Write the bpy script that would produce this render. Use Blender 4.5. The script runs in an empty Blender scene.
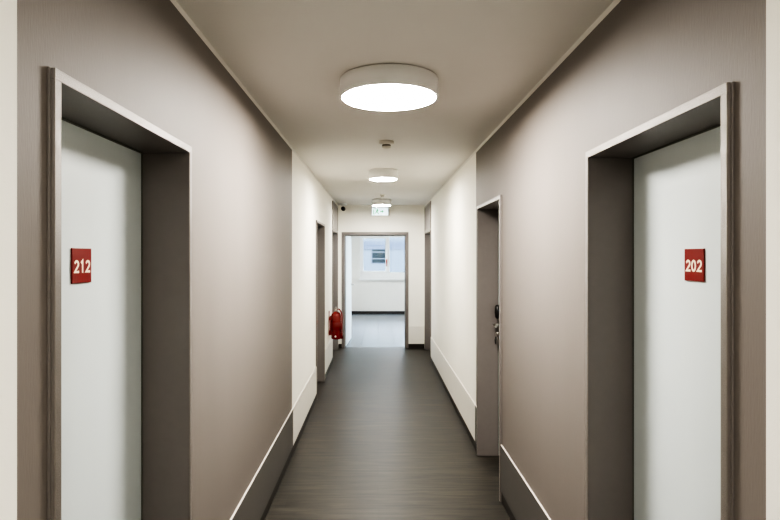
import bpy, bmesh, math, random
from mathutils import Matrix, Vector
random.seed(4)
C = bpy.context.scene.collection
PI = math.pi

# ------------------------------------------------------------------ helpers
def s2l(c):
    return tuple((v/255/12.92) if v/255 <= .04045 else ((v/255+.055)/1.055)**2.4 for v in c)

def nodes_of(name):
    m = bpy.data.materials.new(name); m.use_nodes = True
    nt = m.node_tree; b = nt.nodes['Principled BSDF']
    return m, nt, b

def mat(name, rgb, rough=.6, metal=0, var=.04, scale=6, stretch=(1,1,1), bump=0, bscale=200, coat=0, spec=.5, emit=None, estr=0):
    """principled surface whose colour is broken up by soft noise, with fine bump"""
    m, nt, b = nodes_of(name)
    L = nt.links
    tc = nt.nodes.new('ShaderNodeTexCoord'); mp = nt.nodes.new('ShaderNodeMapping')
    mp.inputs['Scale'].default_value = stretch
    L.new(tc.outputs['Object'], mp.inputs['Vector'])
    n = nt.nodes.new('ShaderNodeTexNoise'); n.inputs['Scale'].default_value = scale; n.inputs['Detail'].default_value = 4
    L.new(mp.outputs['Vector'], n.inputs['Vector'])
    r = nt.nodes.new('ShaderNodeValToRGB'); c = s2l(rgb)
    r.color_ramp.elements[0].position = .3; r.color_ramp.elements[1].position = .7
    r.color_ramp.elements[0].color = (*[max(0, v*(1-var)) for v in c], 1)
    r.color_ramp.elements[1].color = (*[min(1, v*(1+var)) for v in c], 1)
    L.new(n.outputs['Fac'], r.inputs['Fac']); L.new(r.outputs['Color'], b.inputs['Base Color'])
    b.inputs['Roughness'].default_value = rough; b.inputs['Metallic'].default_value = metal
    b.inputs['Coat Weight'].default_value = coat
    b.inputs['Specular IOR Level'].default_value = spec
    if bump:
        n2 = nt.nodes.new('ShaderNodeTexNoise'); n2.inputs['Scale'].default_value = bscale; n2.inputs['Detail'].default_value = 3
        L.new(mp.outputs['Vector'], n2.inputs['Vector'])
        bp = nt.nodes.new('ShaderNodeBump'); bp.inputs['Strength'].default_value = bump; bp.inputs['Distance'].default_value = .002
        L.new(n2.outputs['Fac'], bp.inputs['Height']); L.new(bp.outputs['Normal'], b.inputs['Normal'])
    if emit:
        b.inputs['Emission Color'].default_value = (*s2l(emit), 1); b.inputs['Emission Strength'].default_value = estr
    return m

def box(bm, lo, hi, mi=0):
    x0,y0,z0 = lo; x1,y1,z1 = hi
    v = [bm.verts.new(p) for p in ((x0,y0,z0),(x1,y0,z0),(x1,y1,z0),(x0,y1,z0),(x0,y0,z1),(x1,y0,z1),(x1,y1,z1),(x0,y1,z1))]
    for f in ((0,3,2,1),(4,5,6,7),(0,1,5,4),(1,2,6,5),(2,3,7,6),(3,0,4,7)):
        bm.faces.new([v[i] for i in f]).material_index = mi
    return v

def lathe(bm, prof, seg=48, axis='Z', mi=0, off=(0,0,0), smooth=True):
    """prof: list of (radius, height)"""
    rings = []
    for r, h in prof:
        ring = []
        for k in range(seg if r > 1e-6 else 1):
            a = 2*PI*k/seg
            p = {'Z': (r*math.cos(a), r*math.sin(a), h), 'X': (h, r*math.cos(a), r*math.sin(a)), 'Y': (r*math.sin(a), h, r*math.cos(a))}[axis]
            ring.append(bm.verts.new((p[0]+off[0], p[1]+off[1], p[2]+off[2])))
        rings.append(ring)
    for a, b in zip(rings, rings[1:]):
        for k in range(seg):
            k2 = (k+1) % seg
            q = [a[k % len(a)], a[k2 % len(a)], b[k2 % len(b)], b[k % len(b)]]
            u = []
            for w in q:
                if w not in u: u.append(w)
            if len(u) > 2:
                f = bm.faces.new(u); f.material_index = mi; f.smooth = smooth

def tube(bm, pts, r, seg=10, mi=0):
    pts = [Vector(p) for p in pts]; rings = []
    for i, p in enumerate(pts):
        t = (pts[min(i+1, len(pts)-1)] - pts[max(i-1, 0)]).normalized()
        u = t.cross(Vector((.31,.87,.37))).normalized(); w = t.cross(u)
        rr = r[i] if isinstance(r, (list, tuple)) else r
        rings.append([bm.verts.new(p + rr*(math.cos(2*PI*k/seg)*u + math.sin(2*PI*k/seg)*w)) for k in range(seg)])
    for a, b in zip(rings, rings[1:]):
        for k in range(seg):
            f = bm.faces.new((a[k], a[(k+1)%seg], b[(k+1)%seg], b[k])); f.smooth = True; f.material_index = mi
    bm.faces.new(rings[0]).material_index = mi; bm.faces.new(rings[-1][::-1]).material_index = mi

def curve(ctrl, n=10):
    """Catmull-Rom through control points"""
    P = [Vector(p) for p in ctrl]; P = [2*P[0]-P[1]] + P + [2*P[-1]-P[-2]]; out = []
    for i in range(1, len(P)-2):
        for k in range(n):
            t = k/n; a, b, c, d = P[i-1:i+3]
            out.append(.5*((2*b) + (c-a)*t + (2*a-5*b+4*c-d)*t*t + (-a+3*b-3*c+d)*t**3))
    out.append(P[-2]); return out

def obj(name, bm, mats, parent=None, bevel=0, loc=None, seg=2):
    bmesh.ops.recalc_face_normals(bm, faces=bm.faces)
    me = bpy.data.meshes.new(name); bm.to_mesh(me); bm.free()
    for m in (mats if isinstance(mats, (list, tuple)) else [mats]): me.materials.append(m)
    o = bpy.data.objects.new(name, me); C.objects.link(o)
    if parent: o.parent = parent
    if loc: o.location = loc
    if bevel:
        bv = o.modifiers.new('bevel', 'BEVEL'); bv.width = bevel; bv.segments = seg; bv.limit_method = 'ANGLE'
        bv.harden_normals = False
    return o

def tag(o, label=None, cat=None, group=None, kind=None):
    if label: o['label'] = label
    if cat: o['category'] = cat
    if group: o['group'] = group
    if kind: o['kind'] = kind
    return o

def empty(name, loc=(0,0,0), rz=0, **kw):
    o = bpy.data.objects.new(name, None); C.objects.link(o); o.empty_display_size = .1
    o.location = loc; o.rotation_euler = (0,0,rz)
    return tag(o, **kw)

def B(): return bmesh.new()

def boxes(lst):
    bm = B()
    for it in lst: box(bm, *it)
    return bm

# ------------------------------------------------------------------ measures (metres)
CAM = 1.62; F = 560.0
XL, XR = -.697, .815
TOP = 2.50; PAINT = 2.475
Y0, YE = -2.2, 9.80
GREY_L = (1.081, 4.54); GREY_R = (1.176, 4.657)
DEPTH = .16; PROUD = .014; FW = .024; DTOP = 2.018
DOORS_L = [(1.185, 2.056), (6.27, 7.217), (8.50, 9.60)]
DOORS_R = [(1.286, 2.163), (3.683, 4.554), (8.56, 9.66)]

# ------------------------------------------------------------------ materials
M = {}
M['white'] = mat('warm_white_paint', (239,236,226), .75, var=.015, scale=3, bump=.25, bscale=260)
M['ceil'] = mat('ceiling_paint', (223,220,214), .85, var=.012, scale=2, bump=.15, bscale=220)
M['strip'] = mat('ceiling_edge_paint', (222,219,212), .8, var=.01)
M['taupe'] = mat('taupe_wall_paint', (116,109,104), .62, var=.022, scale=5, stretch=(1,1,.12), bump=.3, bscale=300)
M['taupe_kick'] = mat('taupe_kick_panel', (88,85,82), .42, var=.02, scale=8)
M['white_kick'] = mat('cream_kick_panel', (224,220,211), .45, var=.015, scale=8)
M['edge'] = mat('pale_panel_edge', (208,202,193), .4, var=.01)
M['skirt'] = mat('black_brown_skirting', (40,34,29), .45, var=.1, scale=20)
M['frame'] = mat('taupe_grey_steel_paint', (114,108,105), .38, metal=.0, var=.02, scale=30, bump=.1, bscale=600, spec=.6)
M['face'] = mat('frame_edge_painted_sheen', (132,126,121), .30, metal=.3, var=.05, scale=300, bump=.5, bscale=900)  # frame paint made lighter, so the lamp sheen sits in the colour
M['leaf'] = mat('pale_grey_laminate', (204,212,213), .38, var=.02, scale=5, stretch=(1,1,.06), bump=.06, bscale=500)
M['seal'] = mat('green_grey_rubber_seal', (92,94,86), .6, var=.03)
M['steel'] = mat('brushed_steel', (190,186,180), .28, metal=1, var=.04, scale=120)
M['black'] = mat('black_plastic', (24,22,21), .35, var=.08, scale=60)
M['lamp_rim'] = mat('lamp_housing_grey_white', (228,228,226), .5, var=.01)
M['red'] = mat('extinguisher_red', (120,8,10), .25, var=.05, scale=20, coat=.5)
M['dark_red'] = mat('dark_red_plastic', (120,14,16), .4, var=.06)
M['sign_red'] = mat('sign_red', (118,16,14), .4, var=.02, scale=40)
M['cream'] = mat('sign_cream_lettering', (250,232,200), .5, var=.01, scale=40)
M['plastic'] = mat('white_plastic', (224,220,210), .4, var=.01)
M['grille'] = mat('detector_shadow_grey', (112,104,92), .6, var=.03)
M['pvc'] = mat('white_window_frame', (244,244,242), .35, var=.01)
M['brown'] = mat('red_brown_strap', (150,60,44), .5, var=.1, scale=60)
M['room'] = mat('room_white_paint', (238,234,226), .8, var=.01, bump=.1)

def lamp_mat(name, rgb, s):
    m, nt, b = nodes_of(name)
    b.inputs['Base Color'].default_value = (.8,.8,.78,1); b.inputs['Roughness'].default_value = .5
    n = nt.nodes.new('ShaderNodeTexNoise'); n.inputs['Scale'].default_value = 3
    mr = nt.nodes.new('ShaderNodeMapRange'); mr.inputs['To Min'].default_value = s*.98; mr.inputs['To Max'].default_value = s*1.02
    nt.links.new(n.outputs['Fac'], mr.inputs['Value']); nt.links.new(mr.outputs['Result'], b.inputs['Emission Strength'])
    b.inputs['Emission Color'].default_value = (*rgb, 1)
    return m
M['diff_big'] = lamp_mat('lit_opal_diffuser_large', (1,.945,.86), 36)
M['diff'] = lamp_mat('lit_opal_diffuser', (1,.95,.87), 44)
M['diff_dim'] = lamp_mat('lit_opal_diffuser_soft', (1,.955,.89), 36)
M['diff_room_fill'] = lamp_mat('added_room_light_diffuser', (1,.98,.95), 70)  # diffuser of the added far-room light

def floor_mat():
    m, nt, b = nodes_of('dark_oak_vinyl_planks'); L = nt.links; N = nt.nodes.new
    tc = N('ShaderNodeTexCoord')
    mp = N('ShaderNodeMapping'); mp.inputs['Scale'].default_value = (1.0, 11, 1)
    L.new(tc.outputs['Object'], mp.inputs['Vector'])
    n = N('ShaderNodeTexNoise'); n.inputs['Scale'].default_value = 2.6; n.inputs['Detail'].default_value = 9; n.inputs['Roughness'].default_value = .62; n.inputs['Distortion'].default_value = .5
    L.new(mp.outputs['Vector'], n.inputs['Vector'])
    r = N('ShaderNodeValToRGB'); e = r.color_ramp.elements
    e[0].position = .34; e[0].color = (*s2l((15,13,11)), 1); e[1].position = .70; e[1].color = (*s2l((70,65,57)), 1)
    L.new(n.outputs['Fac'], r.inputs['Fac'])
    # planks laid across the corridor
    br = N('ShaderNodeTexBrick'); br.inputs['Scale'].default_value = 1; br.inputs['Brick Width'].default_value = 1.2; br.inputs['Row Height'].default_value = .18
    br.inputs['Mortar Size'].default_value = .0015; br.inputs['Mortar Smooth'].default_value = .3
    br.inputs['Color1'].default_value = (.80,.80,.80,1); br.inputs['Color2'].default_value = (1.08,1.07,1.05,1); br.inputs['Mortar'].default_value = (.55,.55,.55,1)
    L.new(tc.outputs['Object'], br.inputs['Vector'])
    mx = N('ShaderNodeMix'); mx.data_type = 'RGBA'; mx.blend_type = 'MULTIPLY'; mx.inputs[0].default_value = .8
    L.new(r.outputs['Color'], mx.inputs[6]); L.new(br.outputs['Color'], mx.inputs[7]); L.new(mx.outputs[2], b.inputs['Base Color'])
    mr = N('ShaderNodeMapRange'); mr.inputs['To Min'].default_value = .36; mr.inputs['To Max'].default_value = .56
    L.new(n.outputs['Fac'], mr.inputs['Value']); L.new(mr.outputs['Result'], b.inputs['Roughness'])
    bp = N('ShaderNodeBump'); bp.inputs['Strength'].default_value = .25; bp.inputs['Distance'].default_value = .002
    L.new(n.outputs['Fac'], bp.inputs['Height']); L.new(bp.outputs['Normal'], b.inputs['Normal'])
    return m
M['floor'] = floor_mat()

def tile_mat():
    m, nt, b = nodes_of('grey_floor_tiles'); L = nt.links; N = nt.nodes.new
    tc = N('ShaderNodeTexCoord')
    br = N('ShaderNodeTexBrick'); br.offset = 0; br.inputs['Scale'].default_value = 1; br.inputs['Brick Width'].default_value = .3; br.inputs['Row Height'].default_value = .6
    br.inputs['Mortar Size'].default_value = .008
    br.inputs['Color1'].default_value = (*s2l((92,100,113)),1); br.inputs['Color2'].default_value = (*s2l((97,105,118)),1); br.inputs['Mortar'].default_value = (*s2l((38,42,49)),1)
    L.new(tc.outputs['Object'], br.inputs['Vector']); L.new(br.outputs['Color'], b.inputs['Base Color'])
    b.inputs['Roughness'].default_value = .27
    return m
M['tile'] = tile_mat()

def glass_mat():
    m = bpy.data.materials.new('window_glass'); m.use_nodes = True; nt = m.node_tree; nt.nodes.clear(); N = nt.nodes.new
    t = N('ShaderNodeBsdfTransparent'); t.inputs['Color'].default_value = (.93,.96,.97,1)
    g = N('ShaderNodeBsdfGlossy'); g.inputs['Roughness'].default_value = .02
    f = N('ShaderNodeFresnel'); f.inputs['IOR'].default_value = 1.45
    mx = N('ShaderNodeMixShader'); o = N('ShaderNodeOutputMaterial')
    nt.links.new(f.outputs[0], mx.inputs[0]); nt.links.new(t.outputs[0], mx.inputs[1]); nt.links.new(g.outputs[0], mx.inputs[2]); nt.links.new(mx.outputs[0], o.inputs[0])
    return m
M['glass'] = glass_mat()

# ------------------------------------------------------------------ walls with door holes
def grid_wall(name, us, vs, hole, matf, P, mats, thick):
    """P(u, v, d) -> world point, d = depth behind the visible face. Only outer faces are built."""
    bm = B(); cache = {}
    def V(u, v, d):
        k = (round(u,5), round(v,5), round(d,5))
        if k not in cache: cache[k] = bm.verts.new(P(u, v, d))
        return cache[k]
    us = sorted(set(us)); vs = sorted(set(vs)); nu, nv = len(us)-1, len(vs)-1
    solid = lambda i, j: 0 <= i < nu and 0 <= j < nv and not hole((us[i]+us[i+1])/2, (vs[j]+vs[j+1])/2)
    for i in range(nu):
        for j in range(nv):
            if not solid(i, j): continue
            a, b, c, d = us[i], us[i+1], vs[j], vs[j+1]; mi = matf((a+b)/2, (c+d)/2)
            fs = [[(a,c,0),(b,c,0),(b,d,0),(a,d,0)], [(a,c,thick),(a,d,thick),(b,d,thick),(b,c,thick)]]
            if not solid(i-1, j): fs.append([(a,c,0),(a,d,0),(a,d,thick),(a,c,thick)])
            if not solid(i+1, j): fs.append([(b,c,0),(b,d,0),(b,d,thick),(b,c,thick)])
            if not solid(i, j-1): fs.append([(a,c,0),(b,c,0),(b,c,thick),(a,c,thick)])
            if not solid(i, j+1): fs.append([(a,d,0),(b,d,0),(b,d,thick),(a,d,thick)])
            for f in fs: bm.faces.new([V(*p) for p in f]).material_index = mi
    return obj(name, bm, mats)

TH = .21
def side_wall(name, X, s, doors, grey, label):
    """s = +1 when the wall lies on the +X side"""
    us = [Y0, YE+.16] + [v for d in doors for v in d] + list(grey); vs = [0, DTOP, PAINT, TOP]
    hole = lambda u, v: v < DTOP and any(a < u < b for a, b in doors)
    mf = lambda u, v: 2 if v > PAINT else (1 if grey[0] < u < grey[1] else 0)
    w = grid_wall(name, us, vs, hole, mf, lambda u, v, d: (X + s*d, u, v), [M['white'], M['taupe'], M['strip']], TH)
    tag(w, label, 'wall', kind='structure')
    x0, x1 = sorted((X + s*(TH+.001), X + s*(TH+.12)))
    bk = obj(name + '_core', boxes([((x0, Y0, 0), (x1, YE+.16, TOP))]), M['white'], w)
side_wall('wall_left', XL, -1, DOORS_L, GREY_L, 'left corridor wall painted taupe near the camera and white beyond')
side_wall('wall_right', XR, 1, DOORS_R, GREY_R, 'right corridor wall painted taupe near the camera and white beyond')
ED = (-.637, .534)                                   # frame of the end doorway
we = grid_wall('wall_end', [XL, XR, ED[0], ED[1]], [0, 2.03, TOP], lambda u, v: v < 2.03 and ED[0] < u < ED[1], lambda u, v: 0,
          lambda u, v, d: (u, YE + d, v), [M['white']], .16)
tag(we, 'white wall closing the corridor around the open doorway', 'wall', kind='structure')
tag(obj('wall_back', boxes([((XL-.33, Y0-.12, 0), (XR+.33, Y0, TOP))]), M['white']), 'white wall behind the viewpoint', 'wall', kind='structure')

# floor, ceiling
tag(obj('floor', boxes([((XL-.33, Y0-.12, -.1), (XR+.33, YE+.10, 0))]), M['floor']), 'dark grey brown wood-look vinyl floor of the corridor', 'floor', kind='structure')
tag(obj('ceiling', boxes([((XL-.33, Y0-.12, TOP), (XR+.33, YE+.16, TOP+.12))]), M['ceil']), 'plain warm white corridor ceiling', 'ceiling', kind='structure')

# kick panels (trim) and skirting
SK = .075; KT = .377
def free_runs(doors, grey):
    cuts = sorted([Y0, YE] + [v for d in doors for v in d] + list(grey)); runs = []
    for a, b in zip(cuts, cuts[1:]):
        m = (a+b)/2
        if any(p < m < q for p, q in doors) or b-a < .03: continue
        runs.append((a, b, grey[0] < m < grey[1]))
    return runs
tn = 0
for X, s, doors, grey, side in ((XL, 1, DOORS_L, GREY_L, 'left'), (XR, -1, DOORS_R, GREY_R, 'right')):
    sk = B()
    for a, b, g in free_runs(doors, grey):
        tn += 1; bm = B()
        x0, x1 = sorted((X, X + s*.009))
        box(bm, (x0, a, SK), (x1, b, KT-.0025), 0); box(bm, (x0, a, KT-.0025), (x1, b, KT), 1)
        before = sum(1 for d in doors if d[1] <= a + .2)
        where = ['before the nearest door', 'between the nearest and the second door', 'between the second and the last door', 'past the last door'][min(before, 3)]
        tag(obj('trim_%d' % tn, bm, [M['taupe_kick'] if g else M['white_kick'], M['edge']]),
            '%s kick panel low on the %s wall, %s' % ('taupe' if g else 'cream', side, where), 'wall panel', kind='structure')
        x0, x1 = sorted((X, X + s*.004)); box(sk, (x0, a, 0), (x1, b, SK))
    tag(obj('baseboard_' + side, sk, M['skirt']), 'black brown skirting under the %s wall panels' % side, 'baseboard', kind='structure')
sk = B()
for a, b in ((XL+.005, ED[0]), (ED[1], XR-.005)):
    tn += 1
    tag(obj('trim_%d' % tn, boxes([((a, YE-.009, SK), (b, YE, KT-.0025), 0), ((a, YE-.009, KT-.0025), (b, YE, KT), 1)]), [M['white_kick'], M['edge']]),
        'cream kick panel on the end wall %s of the doorway' % ('left' if a < 0 else 'right'), 'wall panel', kind='structure')
    box(sk, (a, YE-.004, 0), (b, YE, SK))
tag(obj('baseboard_end', sk, M['skirt']), 'black brown skirting either side of the end doorway', 'baseboard', kind='structure')

# ------------------------------------------------------------------ closed doors in the side walls
def lever(parent, x, y, z, dx, m=None):
    """rose, neck and lever; dx = direction the grip points"""
    m = m or M['steel']; bm = B()
    lathe(bm, [(0,0),(.026,0),(.026,.008),(0,.008)], 28, 'Y', off=(x, y, z))
    tube(bm, curve([(x, y+.006, z), (x, y+.04, z), (x+dx*.012, y+.052, z), (x+dx*.05, y+.054, z), (x+dx*.11, y+.054, z)], 6), .0095, 12)
    h = obj('door_handle', bm, m, parent)
    return h

door_n = 0
def side_door(X, s, y0, y1, label, handle_far=False, transom=False, fitting=False):
    """local x runs along the wall, local +y points into the corridor"""
    global door_n; door_n += 1
    w = y1 - y0; root = empty('door_%d' % door_n, (X, (y0+y1)/2, 0), -PI/2 if s > 0 else PI/2, label=label, cat='door', kind='structure')
    far = -1 if s > 0 else 1                       # local x sign of the end far from the camera
    h = w/2; bm = B()
    # lining: narrow face, deep reveal, small rebate at the leaf
    for sx in (-1, 1):
        a, b = sorted((sx*h, sx*(h-FW))); box(bm, (a, -DEPTH-.04, 0), (b, PROUD-.0025, DTOP-FW))
        a, b = sorted((sx*h, sx*(h-.009))); 
    box(bm, (-h, -DEPTH-.04, DTOP-FW), (h, PROUD-.0025, DTOP))
    fr = obj('door_frame', bm, M['frame'], root, bevel=.0015)
    bm = B()                                        # face strip all round, with a stepped bead outside
    for sx in (-1, 1):
        a, b = sorted((sx*h, sx*(h-FW))); box(bm, (a, PROUD-.0025, 0), (b, PROUD, DTOP-FW))
    box(bm, (-h, PROUD-.0025, DTOP-FW), (h, PROUD, DTOP))
    tag(obj('face_strip', bm, M['face'], fr, bevel=.0008), 'door frame edge with lamp sheen put into its lighter colour')
    bm = B()
    for sx in (-1, 1):
        a, b = sorted((sx*h, sx*(h+.007))); box(bm, (a, .0005, 0), (b, .006, DTOP))
    obj('outer_bead', bm, M['frame'], fr, bevel=.001)
    lh = h - FW
    lf = obj('door_leaf', boxes([((-lh+.003, -DEPTH-.04, .006), (lh-.003, -DEPTH, DTOP-FW-.003))]), M['leaf'], root, bevel=.001)
    bm = B()
    for sx in (-1, 1):
        a, b = sorted((sx*lh, sx*(lh-.006))); box(bm, (a, -DEPTH-.01, .006), (b, -DEPTH+.004, DTOP-FW-.006))
    box(bm, (-lh, -DEPTH-.01, DTOP-FW-.006), (lh, -DEPTH+.004, DTOP-FW))
    obj('door_seal', bm, M['seal'], root)
    hx = (far if handle_far else -far)*(lh-.055)
    if fitting:
        bm2 = B(); lathe(bm2, [(0,-.075),(.012,-.073),(.022,-.055),(.026,0),(.022,.055),(.012,.073),(0,.075)], 24, 'Z')
        for v in bm2.verts: v.co = Vector((hx + v.co.x, -DEPTH+.02 + v.co.y*.9, 1.17 + v.co.z*.75))
        tag(obj('lock_reader', bm2, M['black'], root), 'black rounded electronic lock housing')
        hd = lever(root, hx, -DEPTH, 1.067, -1 if hx > 0 else 1)
        obj('escutcheon', boxes([((hx-.02, -DEPTH-.001, .90), (hx+.02, -DEPTH+.008, 1.11))]), M['steel'], root, bevel=.003)
        bm = B(); tube(bm, [(hx, -DEPTH+.005, 1.0), (hx, -DEPTH+.03, 1.0)], .011, 14)
        obj('lock_cylinder', bm, M['steel'], root)
    else:
        lever(root, hx, -DEPTH, 1.05, -1 if hx > 0 else 1)
    if transom:
        t = obj('transom_panel', boxes([((-h+.03, .001, DTOP+.03), (h-.03, .008, 2.43))]), M['frame'], root, bevel=.001)
        bm = B()
        for a, b, c, d in ((-h, -h+.03, DTOP+.008, 2.455), (h-.03, h, DTOP+.008, 2.455), (-h+.03, h-.03, DTOP+.008, DTOP+.03), (-h+.03, h-.03, 2.43, 2.455)):
            box(bm, (a, .001, c), (b, PROUD, d))
        obj('transom_frame', bm, M['face'], t, bevel=.001)
    return root

side_door(XL, 1, *DOORS_L[0], 'pale grey door in a deep taupe frame with the 212 sign, nearest on the left')
side_door(XL, 1, *DOORS_L[1], 'recessed door in grey frame on the left wall before the fire extinguisher')
side_door(XL, 1, *DOORS_L[2], 'grey framed door with panel above it behind the fire extinguisher', transom=True)
side_door(XR, -1, *DOORS_R[0], 'pale grey door in a deep taupe frame with the 202 sign, nearest on the right')
side_door(XR, -1, *DOORS_R[1], 'recessed door with black lock fitting where taupe paint meets white, right wall', handle_far=True, fitting=True)
side_door(XR, -1, *DOORS_R[2], 'grey framed door with panel above it at the far end of the right wall', transom=True)

# keys hanging from the lock of the middle right door
kx, ky = XR + DEPTH - .034, DOORS_R[1][1] - FW - .065
k = empty('key_bunch', (kx, ky, 1.0), label='dark key bunch hanging from the lock of the middle right door', cat='keys')
bm = B(); tube(bm, [(.012*math.cos(a)*0, .016*math.cos(a), -.014+.016*math.sin(a)) for a in [i*2*PI/16 for i in range(17)]], .0016, 6)
obj('key_ring', bm, M['steel'], k)
bm = B(); tube(bm, curve([(0,0,-.028),(-.004,-.004,-.05),(0,-.006,-.085)], 5), [.006]*5+[.009]*5+[.006], 8); obj('key_fob', bm, M['black'], k)
for q, dy in enumerate((.008, -.012)):
    bm = B(); lathe(bm, [(0,-.0012),(.011,-.0012),(.011,.0012),(0,.0012)], 18, 'X', off=(q*.004, dy, -.038)); box(bm, (q*.004-.001, dy-.0035, -.085), (q*.004+.001, dy+.0035, -.046))
    obj('key', bm, M['steel'], k)

# ------------------------------------------------------------------ room number signs
def ribbon(bm, pts, hw, y=.0046, t=.0005, closed=False):
    # one flat mitred stroke of even width; local x is mirrored so it reads from the corridor
    n = len(pts); L, R_ = [], []
    for i, (x, z) in enumerate(pts):
        p = pts[i-1] if (i or closed) else None; q = pts[(i+1) % n] if (i < n-1 or closed) else None
        ds = []
        for a, b in ((p, (x, z)), ((x, z), q)):
            if a is None or b is None: continue
            d = math.hypot(b[0]-a[0], b[1]-a[1]); ds.append(((b[0]-a[0])/d, (b[1]-a[1])/d))
        ns = [(-d[1], d[0]) for d in ds]; m = [sum(v[k] for v in ns) for k in (0, 1)]; l = math.hypot(*m); m = [m[0]/l, m[1]/l]
        k = min(hw/max(m[0]*ns[0][0]+m[1]*ns[0][1], .3), hw*2.2)
        L.append((x+m[0]*k, z+m[1]*k)); R_.append((x-m[0]*k, z-m[1]*k))
    rows = [[bm.verts.new((-a[0], y+d, a[1])) for d in (0, t) for a in (l, r)] for l, r in zip(L, R_)]
    for i in range(n if closed else n-1):
        a, b = rows[i], rows[(i+1) % n]
        for u, v in ((0,1),(1,3),(3,2),(2,0)): bm.faces.new((a[u], a[v], b[v], b[u]))
    if not closed:
        bm.faces.new([rows[0][k] for k in (0,1,3,2)]); bm.faces.new([rows[-1][k] for k in (0,2,3,1)])

def digit(bm, ch, cx, cz):
    W, H_, hw = .0128, .0185, .0033; w, h = W-hw, H_-hw
    if ch == '2':
        p = [(-w-.0008, h*.62)] + [(w*math.cos(a)*.98, h-w*.92 + w*.92*math.sin(a)) for a in [math.radians(x) for x in (150,125,100,80,60,35,10,-15,-35)]] + [(-w, -h), (w+.003, -h)]
    elif ch == '1':
        p = [(-w*.75, h*.66), (w*.15, h+.001), (w*.15, -h-hw)]
    else:
        p = [(w*math.cos(a), h*math.sin(a)) for a in [k*2*PI/24 for k in range(24)]]
    ribbon(bm, [(x+cx, z+cz) for x, z in p], hw, closed=ch == '0')

def room_sign(num, X, s, yc, label):
    root = empty('room_sign', (X, yc, 1.591), -PI/2 if s > 0 else PI/2, label=label, cat='sign', group=None)
    obj('sign_plate', boxes([((-.0525, 0, -.05), (.0525, .0045, .05))]), M['sign_red'], root, bevel=.001)
    bm = B()
    for q, ch in enumerate(num): digit(bm, ch, (q-1)*.0305, -.0025)
    t = obj('number_lettering', bm, M['cream'], root)
    tag(t, 'cream digits %s' % num)
room_sign('212', XL-DEPTH+.0003, 1, 1.6135, 'square red sign with cream number 212 on the left door')
room_sign('202', XR+DEPTH-.0003, -1, 1.721, 'square red sign with cream number 202 on the right door')

# ------------------------------------------------------------------ ceiling lights
LX = .055
def lamp(Y, r, dm, label, X=LX, h=.083, zt=TOP):
    root = empty('ceiling_light', (X, Y, zt), label=label, cat='ceiling light', group='round ceiling lights')
    bm = B(); lathe(bm, [(0,0),(r*.94,0),(r*.94,-.004),(r-.003,-.004),(r,-.007),(r,-.012-h+.003),(r-.003,-.012-h),(r-.012,-.012-h),(r-.012,-.012-h+.006),(0,-.012-h+.006)], 96)
    obj('lamp_housing', bm, M['lamp_rim'], root)
    bm = B(); lathe(bm, [(0,-.012-h+.002),(r-.0125,-.012-h+.002),(r-.0125,-.012-h-.001),(r-.02,-.012-h-.003),(0,-.012-h-.0035)], 96)
    tag(obj('lamp_diffuser', bm, dm, root), 'glowing opal diffuser')
lamp(2.80, .245, M['diff_big'], 'large round drum ceiling light, the nearest and widest')
lamp(5.78, .150, M['diff'], 'small round ceiling light beyond the smoke detector, middle of the row')
lamp(8.80, .150, M['diff'], 'small round ceiling light just in front of the green exit sign')
lamp(-.30, .150, M['diff_dim'], 'small round ceiling light above and behind the viewpoint')

# smoke detectors
def detector(X, Y, r, label, h=.06):
    root = empty('smoke_detector', (X, Y, TOP), label=label, cat='smoke detector')
    bm = B(); lathe(bm, [(0,0),(r,0),(r,-h*.28),(r*.93,-h*.42),(r*.62,-h*.45),(0,-h*.45)], 40); obj('detector_base', bm, M['plastic'], root)
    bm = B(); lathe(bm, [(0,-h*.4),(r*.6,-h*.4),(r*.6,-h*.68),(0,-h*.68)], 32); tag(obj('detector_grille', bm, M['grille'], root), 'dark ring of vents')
    bm = B(); lathe(bm, [(0,-h*.66),(r*.66,-h*.66),(r*.6,-h*.78),(r*.3,-h),(0,-h)], 32); obj('detector_cap', bm, M['plastic'], root)
detector(.065, 4.32, .056, 'white smoke detector between the large and the middle ceiling light')
detector(.065, 8.10, .042, 'tiny white smoke detector in front of the furthest ceiling light', .04)

# ------------------------------------------------------------------ security camera, exit sign
sc = empty('security_camera', (-.585, 9.45, TOP), label='small white and black security camera under the ceiling in the far left corner', cat='camera'); sc.scale = (1.25,1.25,1.25)
bm = B(); lathe(bm, [(0,0),(.048,0),(.048,-.022),(.03,-.03),(0,-.03)], 32); obj('mount', bm, M['lamp_rim'], sc)
bm = B(); tube(bm, [(0,0,-.025),(0,0,-.05)], .012, 12); obj('neck', bm, M['lamp_rim'], sc)
bm = B(); lathe(bm, [(0,.05),(.022,.05),(.028,.03),(.028,-.04),(0,-.04)], 24, 'Y', off=(.0,-.01,-.075)); obj('camera_body', bm, M['black'], sc)
bm = B(); lathe(bm, [(0,-.055),(.02,-.055),(.024,-.04),(0,-.04)], 24, 'Y', off=(0,-.01,-.075)); obj('lens', bm, M['black'], sc)

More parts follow.
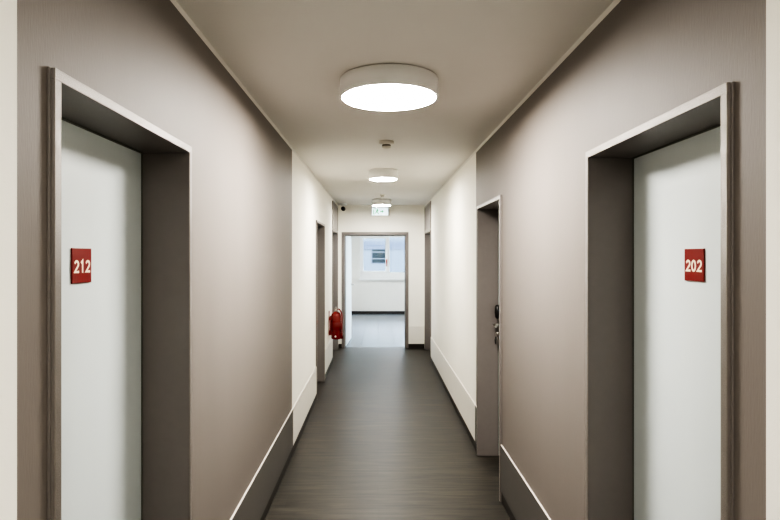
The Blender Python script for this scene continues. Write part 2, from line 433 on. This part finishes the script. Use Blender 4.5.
m, nt, b = nodes_of('exit_sign_glow'); b.inputs['Emission Color'].default_value = (.66,.86,1,1); b.inputs['Emission Strength'].default_value = 5; b.inputs['Base Color'].default_value = (.8,.9,.9,1); M['exit_white'] = m
n_ = nt.nodes.new('ShaderNodeTexNoise'); n_.inputs['Scale'].default_value = 2
mr_ = nt.nodes.new('ShaderNodeMapRange'); mr_.inputs['To Min'].default_value = .26; mr_.inputs['To Max'].default_value = .30
nt.links.new(n_.outputs['Fac'], mr_.inputs['Value']); nt.links.new(mr_.outputs['Result'], b.inputs['Emission Strength'])
M['exit_green'] = mat('exit_sign_green', (10,120,60), .4, var=.02, emit=(0,190,90), estr=.22)
ex = empty('exit_sign', (.035, YE-.075, 2.385), label='lit white emergency exit sign with green running figure above the end doorway', cat='exit sign')
obj('sign_housing', boxes([((-.15, .0, -.075), (.15, .075, .085))]), M['plastic'], ex, bevel=.004)
pn = obj('light_panel', boxes([((-.14, -.006, -.066), (.14, -.0005, .066))]), M['exit_white'], ex)
def flat(bm, pts, y=-.0075, t=.001):
    a = [bm.verts.new((x, y, z)) for x, z in pts]; b_ = [bm.verts.new((x, y+t, z)) for x, z in pts]
    bm.faces.new(a); bm.faces.new(b_[::-1])
    for i in range(len(a)): bm.faces.new((a[i], b_[i], b_[(i+1)%len(a)], a[(i+1)%len(a)]))
bm = B()   # pictogram: door outline, running figure, arrow and a closing bar
for r_ in ((-.118,-.106,-.052,.05), (-.106,-.07,.04,.05), (-.106,-.085,-.052,-.044)): flat(bm, [(r_[0],r_[2]),(r_[1],r_[2]),(r_[1],r_[3]),(r_[0],r_[3])])
flat(bm, [(-.045+.011*math.cos(a), .036+.011*math.sin(a)) for a in [i*PI/6 for i in range(12)]])
flat(bm, [(-.062,.022),(-.04,.024),(-.022,.004),(-.032,-.002),(-.042,.006),(-.046,-.012),(-.022,-.026),(-.03,-.052),(-.04,-.05),(-.036,-.032),(-.062,-.018),(-.082,-.04),(-.09,-.032),(-.066,-.004)])
flat(bm, [(0,-.008),(.035,-.008),(.035,-.026),(.066,0),(.035,.026),(.035,.008),(0,.008)])
obj('green_pictogram', bm, M['exit_green'], pn)
obj('side_bar', boxes([((.151, -.01, -.066), (.158, .06, .05))]), M['seal'], ex)

# ------------------------------------------------------------------ fire extinguisher on the left wall
fe = empty('fire_extinguisher', (XL+.105, 7.92, .44), label='red fire extinguisher hung on the left wall between two grey door frames', cat='fire extinguisher')
bm = B(); lathe(bm, [(0,0),(.055,0),(.068,.006),(.07,.02),(.07,.33),(.066,.352),(.05,.374),(.028,.386),(.02,.392),(0,.392)], 40); obj('cylinder_body', bm, M['red'], fe)
bm = B(); lathe(bm, [(.0705,.12),(.0712,.121),(.0712,.239),(.0705,.24)], 40); 
tag(obj('printed_band', bm, M['dark_red'], fe), 'darker red band round the body')
bm = B(); lathe(bm, [(0,.385),(.022,.385),(.022,.41),(.014,.42),(.014,.445),(0,.445)], 20); obj('valve', bm, M['steel'], fe)
bm = B(); box(bm, (-.011,-.075,.452), (.011,.03,.458)); box(bm, (-.011,-.065,.43), (.011,.02,.436)); box(bm, (-.011,.01,.436), (.011,.02,.452)); obj('squeeze_handle', bm, M['black'], fe, bevel=.002)
bm = B(); lathe(bm, [(0,-.03),(.016,-.03),(.016,-.014),(0,-.014)], 20, 'Y', off=(0,0,.425)); obj('pressure_gauge', bm, M['plastic'], fe)
bm = B(); tube(bm, curve([(.014,0,.415),(.045,-.01,.42),(.078,-.02,.36),(.083,-.02,.28),(.082,-.02,.15),(.081,-.02,.08)], 8), .010, 12); obj('hose', bm, M['dark_red'], fe)
bm = B(); tube(bm, [(.081,-.02,.085),(.081,-.02,.05),(.084,-.02,.008)], [.012,.014,.02], 16); obj('nozzle', bm, M['red'], fe)
bm = B(); box(bm, (-.1048,-.02,.05), (-.094,.02,.40)); box(bm, (-.095,-.045,.27), (-.06,.012,.31)); box(bm, (-.095,-.045,.06), (-.06,.012,.12)); box(bm, (-.085,-.04,.06), (-.066,-.02,.33)); obj('wall_bracket', bm, M['dark_red'], fe, bevel=.001)
bm = B(); lathe(bm, [(0,-.0735),(.013,-.0735),(.013,-.069),(0,-.069)], 18, 'Y', off=(-.004,0,.045)); tag(obj('inspection_sticker', bm, M['plastic'], fe), 'round white sticker near the base')

# ------------------------------------------------------------------ end doorway with open leaf
door_n += 1
dr = empty('door_%d' % door_n, ((ED[0]+ED[1])/2, YE, 0), label='open doorway in grey steel frame at the corridor end', cat='door', kind='structure')
hw = (ED[1]-ED[0])/2
bm = B(); fwid = .05
for sx in (-1, 1):
    a, b = sorted((sx*hw, sx*(hw-fwid))); box(bm, (a, -.012, 0), (b, .172, 2.03-fwid))
    a, b = sorted((sx*(hw-fwid), sx*(hw-fwid-.015))); box(bm, (a, .06, 0), (b, .11, 2.03-fwid-.015))
box(bm, (-hw, -.012, 2.03-fwid), (hw, .172, 2.03)); box(bm, (-hw+fwid, .06, 2.03-fwid-.015), (hw-fwid, .11, 2.03-fwid))
obj('door_frame', bm, M['frame'], dr, bevel=.002)
# leaf hinged on the left jamb, standing open into the room
LW = hw*2 - 2*fwid - .02
bm = B(); box(bm, (0, -.04, .008), (LW*.9, 0, 2.03-fwid-.012))
leaf = obj('door_leaf', bm, M['leaf'], dr, bevel=.002); leaf.location = (-hw+fwid-.022, .19, 0); leaf.rotation_euler = (0,0,math.radians(87))
lx = LW*.9 - .065
for sd in (-1, 1):
    bm = B(); yy = -.04 if sd < 0 else 0
    lathe(bm, [(0,0),(.026,0),(.026,sd*.008),(0,sd*.008)], 24, 'Y', off=(lx, yy, 1.06))
    tube(bm, curve([(lx, yy, 1.06), (lx, yy+sd*.045, 1.06), (lx-.02, yy+sd*.055, 1.06), (lx-.125, yy+sd*.055, 1.06)], 6), .0095, 12)
    obj('door_handle', bm, M['steel'], leaf)
bm = B()
for z in (.25, 1.0, 1.75): tube(bm, [(0,.006,z), (0,.006,z+.09)], .009, 12)
obj('hinge', bm, M['steel'], leaf)

# ------------------------------------------------------------------ room beyond
RX0, RX1, RY0, RY1 = -.76, 1.75, YE+.16, 15.62
tag(obj('floor.001', boxes([((RX0-.1, YE+.10, -.1), (RX1+.1, RY1+.1, 0))]), M['tile']), 'grey tiled floor of the room beyond the doorway', 'floor', kind='structure')
tag(obj('ceiling.001', boxes([((RX0-.1, RY0, TOP), (RX1+.1, RY1+.12, TOP+.1))]), M['room']), 'white ceiling of the room beyond', 'ceiling', kind='structure')
tag(obj('wall_room_left', boxes([((RX0-.12, RY0, 0), (RX0, RY1+.12, TOP))]), M['room']), 'white left wall of the room beyond', 'wall', kind='structure')
SY0, SY1, SZ0, SZ1 = 10.7, 13.6, .5, 2.25
w = grid_wall('wall_room_right', [RY0, RY1+.12, SY0, SY1], [0, SZ0, SZ1, TOP], lambda u, v: SY0 < u < SY1 and SZ0 < v < SZ1, lambda u, v: 0,
      lambda u, v, d: (RX1 + d, u, v), [M['room']], .2)
tag(w, 'white right wall of the room beyond', 'wall', kind='structure')
w2 = empty('added_side_window', (RX1, (SY0+SY1)/2, SZ0), label='unseen side window added to light the far room from the right', cat='window', kind='structure')  # added out of view so daylight brightens the far floor
hs = (SY1-SY0)/2; hh = SZ1-SZ0; fb = []
for a, b, c, d in ((-hs, -hs+.06, 0, hh), (hs-.06, hs, 0, hh), (-hs+.06, hs-.06, 0, .06), (-hs+.06, hs-.06, hh-.06, hh), (-.03, .03, .06, hh-.06)):
    fb.append(((.04, a, c), (.10, b, d)))
obj('window_frame', boxes(fb), M['pvc'], w2, bevel=.003)
for a, b in ((-hs+.061, -.031), (.031, hs-.061)): obj('pane', boxes([((.065, a, .061), (.071, b, hh-.061))]), M['glass'], w2)
tag(obj('wall_room_near', boxes([((XR+.33, RY0-.1, 0), (RX1+.12, RY0, TOP))]), M['room']), 'white near wall of the room beyond', 'wall', kind='structure')
WX0, WX1, WZ0, WZ1 = -.507, 1.09, .99, 2.20
w = grid_wall('wall_room_end', [RX0, RX1, WX0, WX1], [0, WZ0, WZ1, TOP], lambda u, v: WX0 < u < WX1 and WZ0 < v < WZ1, lambda u, v: 0,
      lambda u, v, d: (u, RY1 + d, v), [M['room']], .2)
tag(w, 'white window wall at the end of the far room', 'wall', kind='structure')
tag(obj('baseboard_room', boxes([((RX0, RY1-.012, 0), (RX1, RY1, .07)), ((RX0, RY0, 0), (RX0+.012, RY1-.012, .07))]), M['skirt']), 'dark skirting in the far room', 'baseboard', kind='structure')

win = empty('window_1', ((WX0+WX1)/2, RY1, WZ0), label='white framed two-part window in the far room overlooking a grey building', cat='window', kind='structure')
hw_ = (WX1-WX0)/2; H = WZ1-WZ0
bm = B()
for a, b, c, d in ((-hw_, -hw_+.035, 0, H), (hw_-.035, hw_, 0, H), (-hw_+.035, hw_-.035, H-.04, H), (-hw_+.035, hw_-.035, 0, .13), (-.02, .0, .13, H-.04)):
    box(bm, (a, -.005, c), (b, .09, d))
obj('window_frame', bm, M['pvc'], win, bevel=.003)
obj('window_sill', boxes([((-hw_-.02, -.13, -.05), (hw_+.02, .0, -.012))]), M['pvc'], win, bevel=.004)
obj('sill_apron', boxes([((-hw_-.0, -.02, -.012), (hw_, .0, .0))]), M['pvc'], win)
for a, b in ((-hw_+.036, -.021), (.001, hw_-.036)):
    c, d = .131, H-.041; t = .062 if a < 0 else .03; bm = B()
    for p in ((a, a+t, c, d), (b-t, b, c, d), (a+t, b-t, c, c+t), (a+t, b-t, d-t, d)): box(bm, (p[0], -.02, p[2]), (p[1], .06, p[3]))
    sh = obj('window_sash', bm, M['pvc'], win, bevel=.003)
    obj('pane', boxes([((a+t+.0005, .018, c+t+.0005), (b-t-.0005, .024, d-t-.0005))]), M['glass'], sh)
    if a < 0:
        bm = B(); box(bm, (b-.05, -.034, .42), (b-.012, -.0205, .53)); tube(bm, [(b-.031,-.024,.48),(b-.031,-.055,.48),(b-.031,-.06,.46),(b-.031,-.06,.33)], .015, 10)
        tag(obj('window_handle', bm, M['brown'], sh), 'reddish brown window handle')

# ceiling light added out of view to brighten the far room
lamp(12.6, .150, M['diff_room_fill'], 'unseen round ceiling light added to brighten the room beyond the doorway', X=.7)

# ------------------------------------------------------------------ outside the window
M['facade'] = mat('pale_blue_grey_facade', (62,70,79), .8, var=.05, scale=.8, bump=.1)
M['band'] = mat('slate_blue_band', (32,42,60), .6, var=.12, scale=2)
M['dpane'] = mat('dark_teal_glass', (14,20,23), .5, spec=.1, var=.3, scale=3)
M['ground'] = mat('outdoor_asphalt', (120,122,122), .9, var=.1)
bd = empty('office_building', (0, 30, -3.2), label='pale blue grey building seen through the far window', cat='building')
obj('facade_wall', boxes([((-9, 0, 0), (11, 6, 9.5))]), M['facade'], bd)
bm = B()
for z in (1.9, 5.15, 8.4): box(bm, (-9, -.05, z), (11, -.001, z+.42))
obj('facade_band', bm, M['band'], bd)
for row in range(3):
    for i in range(7):
        x = -5.95 + i*2.0; z = .85 + (row*3.0) + (.2 if row else 0)
        if row == 1: z = 4.43
        wf = obj('building_window', boxes([((x-.40, -.03, z-.04), (x+.40, -.001, z+.80)), ]), M['band'], bd)
        obj('building_pane', boxes([((x-.36, -.04, z), (x+.36, -.031, z+.76))]), M['dpane'], wf)
        obj('window_bar', boxes([((x-.36, -.05, z+k), (x+.36, -.041, z+k+.035)) for k in (.2, .56)]), M['facade'], wf)
tag(obj('ground', boxes([((-20, 16, -3.4), (20, 44, -3.2))]), M['ground']), 'grey paved yard outside the far window', 'ground', kind='structure')

# ------------------------------------------------------------------ daylight
wd = bpy.data.worlds.new('overcast_daylight'); bpy.context.scene.world = wd; wd.use_nodes = True
bg = wd.node_tree.nodes['Background']; bg.inputs['Color'].default_value = (.72,.86,1,1); bg.inputs['Strength'].default_value = 4.5

# ------------------------------------------------------------------ camera
cd = bpy.data.cameras.new('camera'); cam = bpy.data.objects.new('camera', cd); C.objects.link(cam)
cam.location = (0,0,CAM); cam.rotation_euler = (PI/2, 0, 0)
cd.sensor_width = 36; cd.lens = F/780*36; cd.shift_x = 12/780; cd.shift_y = -4.5/780; cd.clip_start = .05
bpy.context.scene.camera = cam
vs = bpy.context.scene.view_settings
vs.view_transform = 'AgX'; vs.look = 'AgX - Very High Contrast'; vs.exposure = 2.2; vs.gamma = 1
